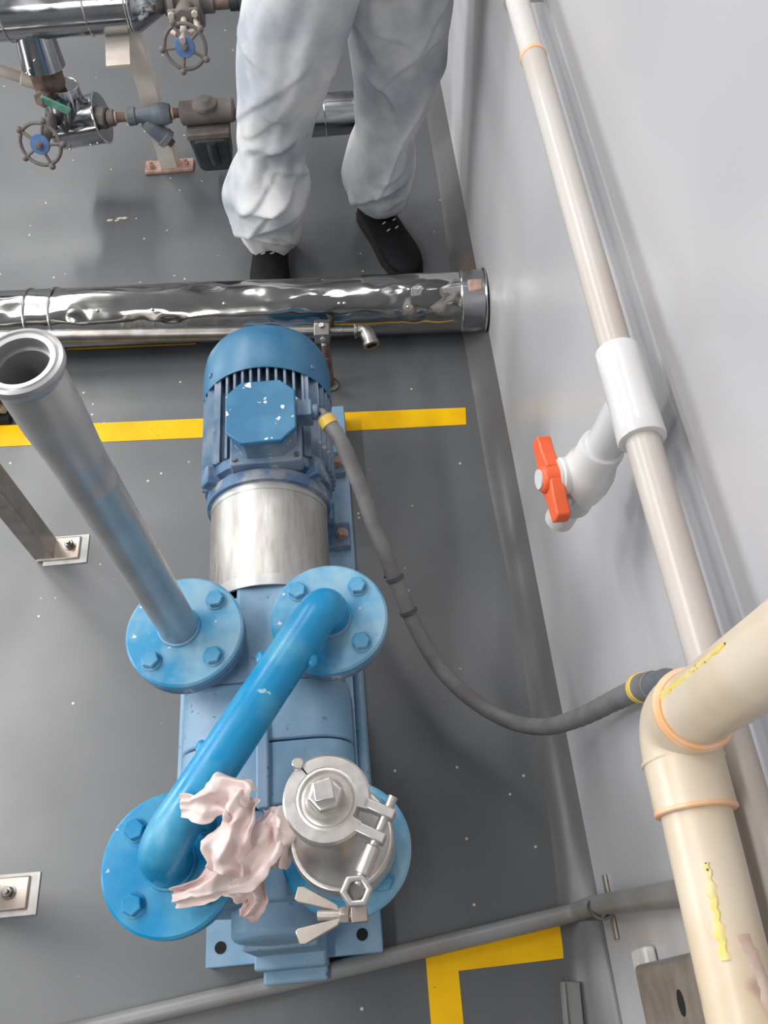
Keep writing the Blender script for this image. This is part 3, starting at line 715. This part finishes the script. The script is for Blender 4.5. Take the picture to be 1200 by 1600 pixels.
# rusty line to strainer and trap
rl = thing('rusty_pipe', (-.55, YL, .18), 'short rusty threaded pipe run between clad elbow and steam trap', 'pipe')
MB().cyl((-.645, YL, .204), (-.40, YL, .204), .0125, 18).build('tube', 'rust', rl)
m = MB(); m.cyl((-.645, YL+.01, .204), (-.613, YL, .204), .029, 8, .003); m.build('union_nut', 'castgrey', rl)
m = MB(); m.cyl((-.613, YL, .204), (-.594, YL, .204), .021, 18, .002); m.build('bushing', 'castgrey', rl)
for x in (-.594, -.562, -.441): MB().ring((x, YL, .204), (1, 0, 0), .0155, .012, .006, 18).build('copper_ring', 'rust2', rl)
ys_ = thing('strainer', (-.50, YL, .14), 'blue grey cast strainer with angled leg before the support post', 'strainer')
m = MB(); m.lathe((-.560, YL, .204), (1, 0, 0), [(.020, 0), (.024, .004), (.023, .022), (.018, .026), (.021, .060), (.027, .075), (.028, .100), (.024, .116)], 24); m.build('body', 'bluegrey', ys_)
m = MB(); m.lathe((-.515, YL-.005, .191), (.62, -.12, -.72), [(.018, 0), (.022, .02), (.023, .058), (.026, .06), (.026, .074), (.018, .078)], 24); m.build('leg', 'bluegrey', ys_)
m = MB(); m.hexa(Vector((-.515, YL-.005, .191))+Vector((.62, -.12, -.72)).normalized()*.077, (.62, -.12, -.72), .012, .014); m.build('plug', 'rust', ys_)
tr = thing('steam_trap', (-.345, YL, 0), 'black cast steam trap hanging from brown body beside trouser leg', 'steam trap')
m = MB(); m.lathe((-.418, YL, .201), (1, 0, 0), [(.026, 0), (.031, .004), (.031, .140), (.027, .145)], 28); m.build('body', 'castgrey', tr)
m = MB(); m.lathe((-.347, YL-.01, .226), (0, 0, 1), [(.034, 0), (.033, .008), (.020, .014), (.016, .020), (.010, .021)], 24); m.build('top_cap', 'castgrey', tr)
m = MB(); m.box((-.350, YL-.012, .161), (.118, .080, .020)); m.build('cover_flange', 'castgrey', tr, bevel=.004)
pr = [(-.054, 0), (.054, 0), (.049, .088), (.036, .100), (-.032, .100), (-.045, .088)]
m = MB(); m.prism([(x, -z) for x, z in reversed(pr)], (-.350, YL+.028, .153), (1, 0, 0), (0, 0, 1), .082); m.build('bucket_housing', 'blackcast', tr, bevel=.008)
MB().tube(smooth_path([(-.346, YL-.056, .146), (-.346, YL-.058, .115), (-.343, YL-.056, .085)], 6), .013, 14).build('housing_rib', 'blackcast', tr)
for sx in (-1, 1):
    m = MB(); m.hexa((-.350+sx*.045, YL-.045, .153), (0, 0, -1), .009, .016); m.build('bolt', 'blackcast', tr)
fc = thing('clad_fitting', (-.02, YL, .09), 'dark polished clad fitting seen between the two trouser legs', 'pipe fitting')
m = MB(); m.lathe((-.100, YL, .165), (1, 0, 0), [(.03, 0), (.056, .002), (.058, .006), (.056, .012), (.054, .15), (.05, .152)], 40); m.build('shell', 'chrome2', fc)
m = MB(); m.cyl((-.275, YL, .190), (-.098, YL, .170), .013, 16); m.build('tube', 'rust', fc)
MB().torus((-.03, YL, .165), (1, 0, 0), .0555, .0022, 40, 8).build('seam_band', 'seam', fc)

# ------------------------------------------------------------------ white PVC pipe along the wall with a tee and drain valve
WX, WZ = .272, .915
wp = thing('white_wall_pipe', (WX, .6, WZ), 'white plastic pipe running along the wall with smooth tee fitting', 'pipe')
MB().tube([(WX, -1.6, WZ), (WX, .48, WZ)], .0170, 32).build('pipe', 'pvcold', wp)
MB().tube([(WX, .56, WZ), (WX, 1.096, WZ+.010)], .0170, 32).build('pipe', 'pvcold', wp)
MB().ring((WX, 1.091, WZ+.010), (0, 1, 0), .0182, .0145, .008, 32, .001).build('pipe_lip', 'creamlip', wp)
MB().tube([(WX, 1.096, WZ+.010), (WX, 1.235, WZ+.012)], .0165, 32).build('pipe', 'pvc', wp)
MB().tube([(WX, 1.235, WZ+.012), (WX, 1.30, WZ+.013)], .0205, 32).build('coupling', 'pvc', wp)
MB().tube([(WX, 1.30, WZ+.013), (WX, 2.6, WZ+.03)], .0165, 32).build('pipe', 'pvc', wp)
MB().lathe((WX, .465, WZ), (0, 1, 0), [(.018, 0), (.0232, .0), (.0240, .002), (.0238, .02), (.0230, .05), (.0232, .09), (.0238, .112), (.0228, .114), (.018, .114)], 40).build('tee', 'pvcnew', wp)
MB().cyl((WX, .521, WZ-.01), (WX-.006, .521, WZ-.062), .0205, 32, .002).build('tee_branch', 'pvcnew', wp)
for yy, zz in ((1.29, .03), (-.6, 0)):
    MB().box((.3075, yy, WZ), (.036, .02, .04)).build('wall_clip', 'pvc', wp, bevel=.002)
dv = thing('drain_valve', (.25, .521, .64), 'white plastic ball valve with orange butterfly handle under the wall pipe', 'valve')
ax = Vector((-.16, 0, -1)).normalized(); p0 = Vector((WX-.006, .521, WZ-.060))
MB().cyl(p0, p0+ax*.03, .0200, 32).build('nipple', 'pvcnew', dv)
MB().lathe(p0+ax*.026, ax, [(.020, 0), (.0245, .001), (.0255, .004), (.0255, .028), (.0280, .034), (.0310, .046), (.0315, .066), (.0290, .084), (.0255, .092), (.0255, .114), (.0235, .117), (.018, .117)], 40).build('valve_body', 'pvcnew', dv)
MB().cyl(p0+ax*.14, p0+ax*.185, .0185, 28).build('outlet_stub', 'pvc', dv)
hx = Vector((-.97, -.06, .14)).normalized(); vc = p0+ax*.084
MB().lathe(vc+hx*.010, hx, [(.022, 0), (.022, .022), (.0195, .024), (.0195, .026)], 28).build('stem_collar', 'pvcnew', dv)
m = MB(); m.box(vc+hx*.026+Vector((0, -.02, -.018)), (.012, .012, .012)); m.build('stop_tab', 'pvcnew', dv, bevel=.0015)
hh = MB(); hb = vc+hx*.029-Vector((0, 0, .004))
hh.lathe(hb, hx, [(.018, 0), (.0185, .003), (.0165, .024), (.012, .027)], 24)
up = (Vector((0, 1, .05))-hx*hx.dot(Vector((0, 1, .05)))).normalized(); sd_ = hx.cross(up)
for sg in (-1, 1):
    q = [(.008*sg, -.0165), (.030*sg, -.0115), (.052*sg, -.0105), (.0545*sg, -.004), (.0545*sg, .004), (.052*sg, .0105), (.030*sg, .0115), (.008*sg, .0165)]
    if sg < 0: q = list(reversed(q))
    hh.prism(q, hb+hx*.004-hx*0, up, sd_, .017)
hd = hh.build('butterfly_handle', 'orange', dv, bevel=.002)
MB().cyl(hb+hx*.0265, hb+hx*.0285, .0115, 24).build('handle_badge', 'pvcnew', hd)

# ------------------------------------------------------------------ cream elbow pipe in the right foreground
CX, CZ, CY = .2215, .9415, .169
ce = thing('cream_elbow_pipe', (CX, CY, CZ), 'cream plastic pipe with elbow and yellow glue stains at lower right', 'pipe')
MB().tube([(CX, .123, CZ), (CX, -.049, CZ-.0115), (CX, -1.2, CZ-.05)], .0258, 40).build('pipe', 'cream', ce)
upd = Vector((.035, -.085, 1)).normalized()
ept = [Vector((CX, .139, CZ)), Vector((CX, .175, CZ))]
cor = Vector((CX, CY+.010, CZ+.003))
epa = bend_path([(CX, .114, CZ), cor, cor+upd*.0476], .0295, 14)
MB().tube(epa, .0299, 44).build('elbow', 'cream', ce)
MB().ring((CX, .112, CZ), (0, 1, 0), .0305, .0256, .004, 44, .001).build('elbow_lip', 'creamlip', ce)
et = cor+upd*.0476
MB().ring(et-upd*.003, upd, .0310, .0256, .005, 44, .0015).build('elbow_lip', 'creamlip', ce)
MB().torus(et+upd*.002, upd, .0275, .0028, 44, 8).build('glue_bead', 'creamlip', ce)
MB().cyl(cor+upd*.033, cor+upd*.70, .0261, 40).build('pipe', 'cream', ce)
MB().torus((CX, .1505, CZ), (0, 1, 0), .0297, .0018, 44, 8).build('mould_ridge', 'cream', ce)
def smear(path, width, rad, centre, name, seed, mt='glue'):
    """thin raised glue track following the curved pipe face; path = (along axis y, angle)"""
    r = random.Random(seed); v = []; f = []
    for i, (yy, an) in enumerate(path):
        w0 = width*(.6+.6*r.random())
        for k in (-1, -.4, .4, 1):
            a = an+k*w0; rr = rad+(.0010 if abs(k) < .9 else -.0005)
            cx, cz = centre(yy); v.append((cx+rr*math.cos(a), yy, cz+rr*math.sin(a)))
    for i in range(len(path)-1):
        for k in range(3): f.append((i*4+k, i*4+k+1, (i+1)*4+k+1, (i+1)*4+k))
    m = MB(); m.add(v, f); return m.build(name, mt, ce)
cen = lambda y: (CX, CZ-.0115*max(0, (.123-y)/.172))
smear([(.0755-.0026*k, 1.93+.03*math.sin(k*1.9)+.004*k) for k in range(24)], .17, .0258, cen, 'glue_smear', 4)
smear([(.0295-.0033*k, 1.42-.030*min(k, 8)+.03*math.sin(k*1.3)) for k in range(40)], .30, .0257, cen, 'brown_stain', 9, 'stain')
x_, y_, z_ = frame(upd, (0, 1, 0))
m = MB(); v = []; f = []
for i in range(26):
    h = .051+.005*i; wd_ = .20-.004*i+.05*math.sin(i*1.7)
    for k in (-1, -.4, .4, 1):
        a = math.radians(66)+k*wd_; rr = .0261+(.0010 if abs(k) < .9 else -.0006); v.append(cor+upd*h+(x_*math.cos(a)+y_*math.sin(a))*rr)
for i in range(25):
    for k in range(3): f.append((i*4+k, i*4+k+1, (i+1)*4+k+1, (i+1)*4+k))
m.add(v, f); m.build('glue_smear', 'glue', ce)

# ------------------------------------------------------------------ conduit on the floor and up the wall, strap, channel, bar
fp = thing('floor_conduit', (-.1, .08, 0), 'grey painted conduit crossing the floor and climbing the wall', 'conduit')
fpp = bend_path([(-2.0, -.145, .014), (-.516, .028, .014), (-.147, .074, .014), (.292, .130, .015), (.302, .130, .10), (.3065, .090, .62), (.3065, .07, .76)], .03)
MB().tube(fpp, .0145, 20).build('tube', 'fpipe', fp)
st = MB()
st.ring((.3045, .1235, .135), (.02, -.08, 1), .0185, .0150, .020, 28)
stp = st.build('pipe_strap', 'dull', fp)
for sg in (-1, 1): MB().box((.320, .1225+sg*.031, .145), (.004, .030, .020)).build('strap_ear', 'bracket', stp, bevel=.001)
ch = thing('wall_channel', (.31, -.02, .33), 'steel channel with round holes fixed on wall at bottom right corner', 'bracket')
c_ = MB(); c_.box((.306, -.045, .60), (.030, .160, .52)); c_.build('channel', 'bracket', ch, bevel=.007)
MB().box((.314, -.03, .315), (.016, .17, .075)).build('caulk_base', 'caulk', ch, bevel=.004)
for zz in (.53, .68): MB().cyl((.2912, -.010, zz), (.2905, -.010, zz), .013, 24).build('punched_hole', 'black', ch)
ab = thing('floor_bar', (.245, -.1, 0), 'grey flat steel bar lying on the floor inside the yellow corner', 'bar')
m = MB(); m.box((.242, -.17, .010), (.030, .40, .020), rz=-.09); m.build('bar', 'fpipe', ab, bevel=.002)
MB().box((.229, -.17, .023), (.004, .40, .012), rz=-.09).build('lip', 'fpipe', ab)

# ------------------------------------------------------------------ steel posts at the left edge
def foot(name, label, cx, cy, boltx, bolty, angle=True):
    t = thing(name, (cx, cy, 0), label, 'support', 'steel posts on the left floor')
    MB().box((cx, cy, .004), (.090, .055, .008)).build('foot_plate', 'bracket', t, bevel=.003)
    m = MB(); m.cyl((boltx, bolty, .008), (boltx, bolty, .010), .0125, 18); m.hexa((boltx, bolty, .010), (0, 0, 1), .0095, .009); m.cyl((boltx, bolty, .018), (boltx, bolty, .026), .0045, 10); m.build('anchor_bolt', 'dull', t)
    MB().box((cx+.014, cy-.002, .0015), (.094, .070, .003)).build('grout', 'caulk', t, bevel=.001)
    return t
p1 = foot('steel_post', 'square stainless post on bolted foot plate left of the riser pipe', -.675, .928, -.652, .934)
m = MB(); m.box((-.705, .930, .50), (.042, .050, .99)); m.build('upright', 'bracket', p1, bevel=.003)
p2 = foot('steel_post', 'stainless foot plate with anchor bolt at lower left edge', -.695, .242, -.684, .244)
m = MB(); m.box((-.744, .240, .50), (.050, .050, .99)); m.build('upright', 'bracket', p2, bevel=.003)
# brown stub at the left border behind the riser
bs = thing('brown_block', (-.93, 1.34, 0), 'scuffed brown block standing on the yellow line at left edge', 'block')
m = MB(); m.box((-.93, 1.350, .055), (.19, .105, .075)); m.build('upper', 'brownbox', bs, bevel=.008)
m = MB(); m.box((-.93, 1.345, .009), (.20, .125, .018)); m.build('base', 'black', bs, bevel=.004)
db = MB(); rr = random.Random(5)
for k in range(5):
    db.ball((-.635+rr.uniform(-.022, .022), 1.978+rr.uniform(-.008, .008), .001), .006*rr.uniform(.5, 1.1), 7, 5, (1.5, .8, .3))
tag(db.build('debris_scrap', 'beigepipe'), 'small pale scrap of debris on the floor near the support post', 'debris')

# ------------------------------------------------------------------ person in white coveralls
def loft(m, rings, n=96, folds=(), nseg=150, flat=0.0):
    """rings: (z, cx, cy, rx, ry) top to bottom or bottom to top; folds: (z, theta, slope, half-width, spread, depth)"""
    R_ = np.array(rings, float); t = np.concatenate([[0], np.cumsum(np.linalg.norm(np.diff(R_[:, :3], axis=0), axis=1))]); t /= t[-1]
    q = np.linspace(0, 1, nseg); S = np.stack([np.interp(q, t, R_[:, i]) for i in range(5)], 1)
    k = np.array([1, 4, 6, 4, 1])/16.
    for _ in range(2):
        P_ = np.pad(S, ((2, 2), (0, 0)), 'edge'); S2 = sum(k[i]*P_[i:i+nseg] for i in range(5)); S2[0] = S[0]; S2[-1] = S[-1]; S = S2
    th = np.linspace(0, 2*math.pi, n, endpoint=False)
    Z = S[:, 0:1]+0*th; D = np.zeros_like(Z)
    for (fz, ft, sl, hw, sp_, dp_) in folds:
        dth = (th-ft+math.pi) % (2*math.pi)-math.pi
        u = (Z-fz-sl*dth[None, :]-.35*sl*np.sin(dth*2.3+fz*40)[None, :])/hw
        saw = np.where(u > 0, np.clip(1-u/3.2, 0, 1)**1.3, np.clip(1+u/.55, 0, 1))
        D += dp_*np.exp(-(dth[None, :]/sp_)**4)*(saw-.25)
    if len(folds):
        for a_ in range(nseg):
            for b_ in range(n):
                q_ = Vector((math.cos(th[b_])*1.1, math.sin(th[b_])*1.1, float(Z[a_, b_])*7)); D[a_, b_] += .009*noise.noise(q_*1.6)
    X = S[:, 1:2]+(S[:, 3:4]+D)*np.cos(th); Y = S[:, 2:3]+(S[:, 4:5]+D)*np.sin(th)
    v = np.stack([X, Y, Z], -1).reshape(-1, 3); f = []
    for i in range(nseg-1):
        for j in range(n):
            l = (j+1) % n; f.append((i*n+j, i*n+l, (i+1)*n+l, (i+1)*n+j))
    f.append(tuple(reversed(range(n)))); f.append(tuple((nseg-1)*n+j for j in range(n)))
    m.add(v.tolist(), f)
def fold_set(seed, zr, cnt, dep):
    r = random.Random(seed); out = []
    for _ in range(cnt):
        out.append((r.uniform(*zr), r.uniform(math.pi, 2*math.pi)+r.uniform(-.4, .4), r.choice((-1, 1))*r.uniform(.01, .10), r.uniform(.008, .022), r.uniform(.35, .95), r.uniform(.4, 1)*dep))
    return out
FOLD1 = fold_set(2, (.07, .30), 7, .010)+fold_set(3, (.30, .60), 6, .008)+fold_set(4, (.5, .9), 6, .008)
FOLD2 = fold_set(7, (.12, .30), 5, .010)+fold_set(8, (.30, .60), 5, .008)+fold_set(9, (.5, .9), 5, .008)
FOLD2 += [(.185, 4.6, .03, .016, 1.1, .014), (.30, 5.0, .14, .014, .5, .012), (.42, 4.3, -.16, .013, .45, .012)]
FOLD1 += [(.165, 4.5, .030, .024, 1.3, .026), (.265, 5.0, .075, .016, .8, .014), (.105, 4.9, -.035, .014, .8, .014), (.52, 4.2, -.10, .016, .6, .010), (.40, 4.8, .10, .015, .55, .010)]
LEG1 = [(.055, -.197, 1.775, .078, .085), (.085, -.196, 1.775, .088, .092), (.125, -.196, 1.772, .090, .094), (.165, -.190, 1.770, .106, .106), (.225, -.186, 1.766, .110, .110), (.275, -.178, 1.763, .097, .102), (.33, -.160, 1.760, .088, .098),
        (.42, -.136, 1.752, .096, .102), (.50, -.110, 1.745, .108, .108), (.60, -.076, 1.752, .120, .116), (.70, -.040, 1.765, .128, .125), (.82, -.008, 1.785, .128, .13), (.92, .020, 1.80, .115, .13)]
LEG2 = [(.100, .100, 1.838, .062, .076), (.120, .098, 1.836, .082, .090), (.150, .094, 1.836, .091, .096), (.195, .094, 1.838, .095, .100), (.24, .100, 1.842, .088, .098), (.30, .112, 1.845, .080, .095),
        (.38, .132, 1.845, .092, .100), (.46, .148, 1.842, .112, .106), (.56, .152, 1.842, .117, .110), (.68, .154, 1.842, .120, .118), (.80, .146, 1.840, .120, .13), (.92, .120, 1.82, .115, .13)]
pm = MB()
loft(pm, LEG1, folds=FOLD1); loft(pm, LEG2, folds=FOLD2)
loft(pm, [(.80, .068, 1.815, .135, .120), (.88, .066, 1.812, .190, .140), (.98, .062, 1.812, .185, .140), (1.10, .060, 1.812, .165, .125), (1.25, .058, 1.812, .180, .130), (1.40, .056, 1.815, .190, .125), (1.47, .055, 1.82, .150, .10), (1.52, .055, 1.82, .065, .065), (1.56, .055, 1.815, .058, .062)], nseg=70)
for sg in (-1, 1):
    sh_ = Vector((.040+sg*.165, 1.815, 1.41)); eb = Vector((.030+sg*.205, 1.80, 1.13)); wr = Vector((.030+sg*.150, 1.67, .98))
    pp = smooth_path([sh_, sh_.lerp(eb, .5), eb, eb.lerp(wr, .5), wr], 10); NN = len(pp)
    pm.tube(pp, [.068-.024*(i/(NN-1)) for i in range(NN)], 24)
loft(pm, [(1.545, .055, 1.81, .055, .06), (1.60, .055, 1.805, .085, .10), (1.68, .055, 1.80, .098, .118), (1.75, .055, 1.805, .088, .108), (1.79, .055, 1.81, .05, .06)], nseg=40, n=48)
person = thing('person', (0.0, 1.80, 0), 'person standing in white protective coveralls and black shoes', 'person')
suit = pm.build('coverall', 'cover', person, ang=180)
rm = suit.modifiers.new('join', 'REMESH'); rm.mode = 'VOXEL'; rm.voxel_size = .0045; rm.use_smooth_shade = True
tm = MB()
loft(tm, [(z, x, y, max(.035, rx*.62), max(.04, ry*.62)) for z, x, y, rx, ry in LEG1[1:]], n=32, nseg=40)
loft(tm, [(z, x, y, max(.035, rx*.62), max(.04, ry*.62)) for z, x, y, rx, ry in LEG2[1:]], n=32, nseg=40)
tm.build('trousers', 'trouser', person)
fm = MB().ball((.055, 1.712, 1.675), .058, 24, 16, (.95, .62, 1.25)); fm.ball((.055, 1.672, 1.668), .013, 12, 8, (.8, 1, 1.5))
for sg in (-1, 1): fm.ball((.055+sg*.024, 1.683, 1.692), .009, 10, 8, (1.2, .5, .7))
fm.ball((.055, 1.682, 1.632), .012, 10, 6, (1.8, .5, .5)); fm.build('face', 'skin', person)
for sg in (-1, 1):
    hm = MB(); wr = Vector((.030+sg*.145, 1.655, .972)); dr = Vector((-sg*.30, -.92, -.30)).normalized(); x_, y_, z_ = frame(dr, (sg, 0, .3))
    hm.tube([wr-dr*.02, wr+dr*.03, wr+dr*.075, wr+dr*.09], [.022, .036, .038, .028], 14)
    for k in range(4):
        b0 = wr+dr*.082+y_*(k-1.5)*.019; hm.tube(smooth_path([b0, b0+dr*.03-x_*.004, b0+dr*.05-x_*.02, b0+dr*.052-x_*.036], 4), [.009]*13, 8)
    b0 = wr+dr*.03+y_*sg*.034; hm.tube(smooth_path([b0, b0+dr*.025+y_*sg*.018, b0+dr*.05+y_*sg*.014], 4), [.010]*9, 8)
    hm.build('hand', 'skin', person)
def shoe(heel, toe, nm):
    h = Vector((heel[0], heel[1], 0)); t = Vector((toe[0], toe[1], 0)); d_ = (t-h); L_ = d_.length; d_.normalize(); s_ = Vector((-d_.y, d_.x, 0))
    st_ = [(0, .026, .070), (.04, .036, .098), (.14, .039, .108), (.28, .040, .106), (.42, .041, .092), (.56, .046, .074), (.70, .050, .060), (.84, .046, .052), (.94, .034, .044), (1.0, .014, .030)]
    q = np.linspace(0, 1, 36); wv = np.interp(q, [a[0] for a in st_], [a[1] for a in st_]); hv = np.interp(q, [a[0] for a in st_], [a[2] for a in st_])
    v = []; f = []; n = 24
    for i in range(36):
        c0 = h+d_*(q[i]*L_)
        for k in range(n):
            a = 2*math.pi*k/n; ca_, sa_ = math.cos(a), math.sin(a)
            xx = math.copysign(abs(ca_)**.75, ca_)*wv[i]; zz = .014+(hv[i]-.014)*(.5+.5*math.copysign(abs(sa_)**.8, sa_))
            v.append(c0+s_*xx*(1-.25*max(0, sa_))+Vector((0, 0, zz)))
    for i in range(35):
        for k in range(n): l = (k+1) % n; f.append((i*n+k, i*n+l, (i+1)*n+l, (i+1)*n+k))
    f.append(tuple(reversed(range(n)))); f.append(tuple(35*n+k for k in range(n)))
    u = MB().add(v, f).build('shoe', 'shoe', person, ang=60)
    so = [(h+d_*(q[i]*L_)+s_*(wv[i]+.003)) for i in range(36)]+[(h+d_*(q[i]*L_)-s_*(wv[i]+.003)) for i in reversed(range(36))]
    nn = len(so); m = MB(); m.add([p+Vector((0, 0, .0)) for p in so]+[p+Vector((0, 0, .020)) for p in so], [tuple(reversed(range(nn))), tuple(range(nn, 2*nn))]+[(k, (k+1) % nn, nn+(k+1) % nn, nn+k) for k in range(nn)])
    m.build('sole', 'sole', u)
    for k, (tt, sgn) in enumerate(((.44, -1), (.44, 1), (.50, -1), (.50, 1.1), (.57, -.8), (.57, .9))):
        c0 = h+d_*(tt*L_)+s_*sgn*.014+Vector((0, 0, float(np.interp(tt, q, hv))+.0005))
        MB().tube([c0-s_*.005+d_*.002, c0+s_*.005-d_*.002], .0017, 6).build('lace', 'lace', u)
shoe((.062, 1.925), (.166, 1.650), 'a')
shoe((-.200, 1.880), (-.212, 1.588), 'b')
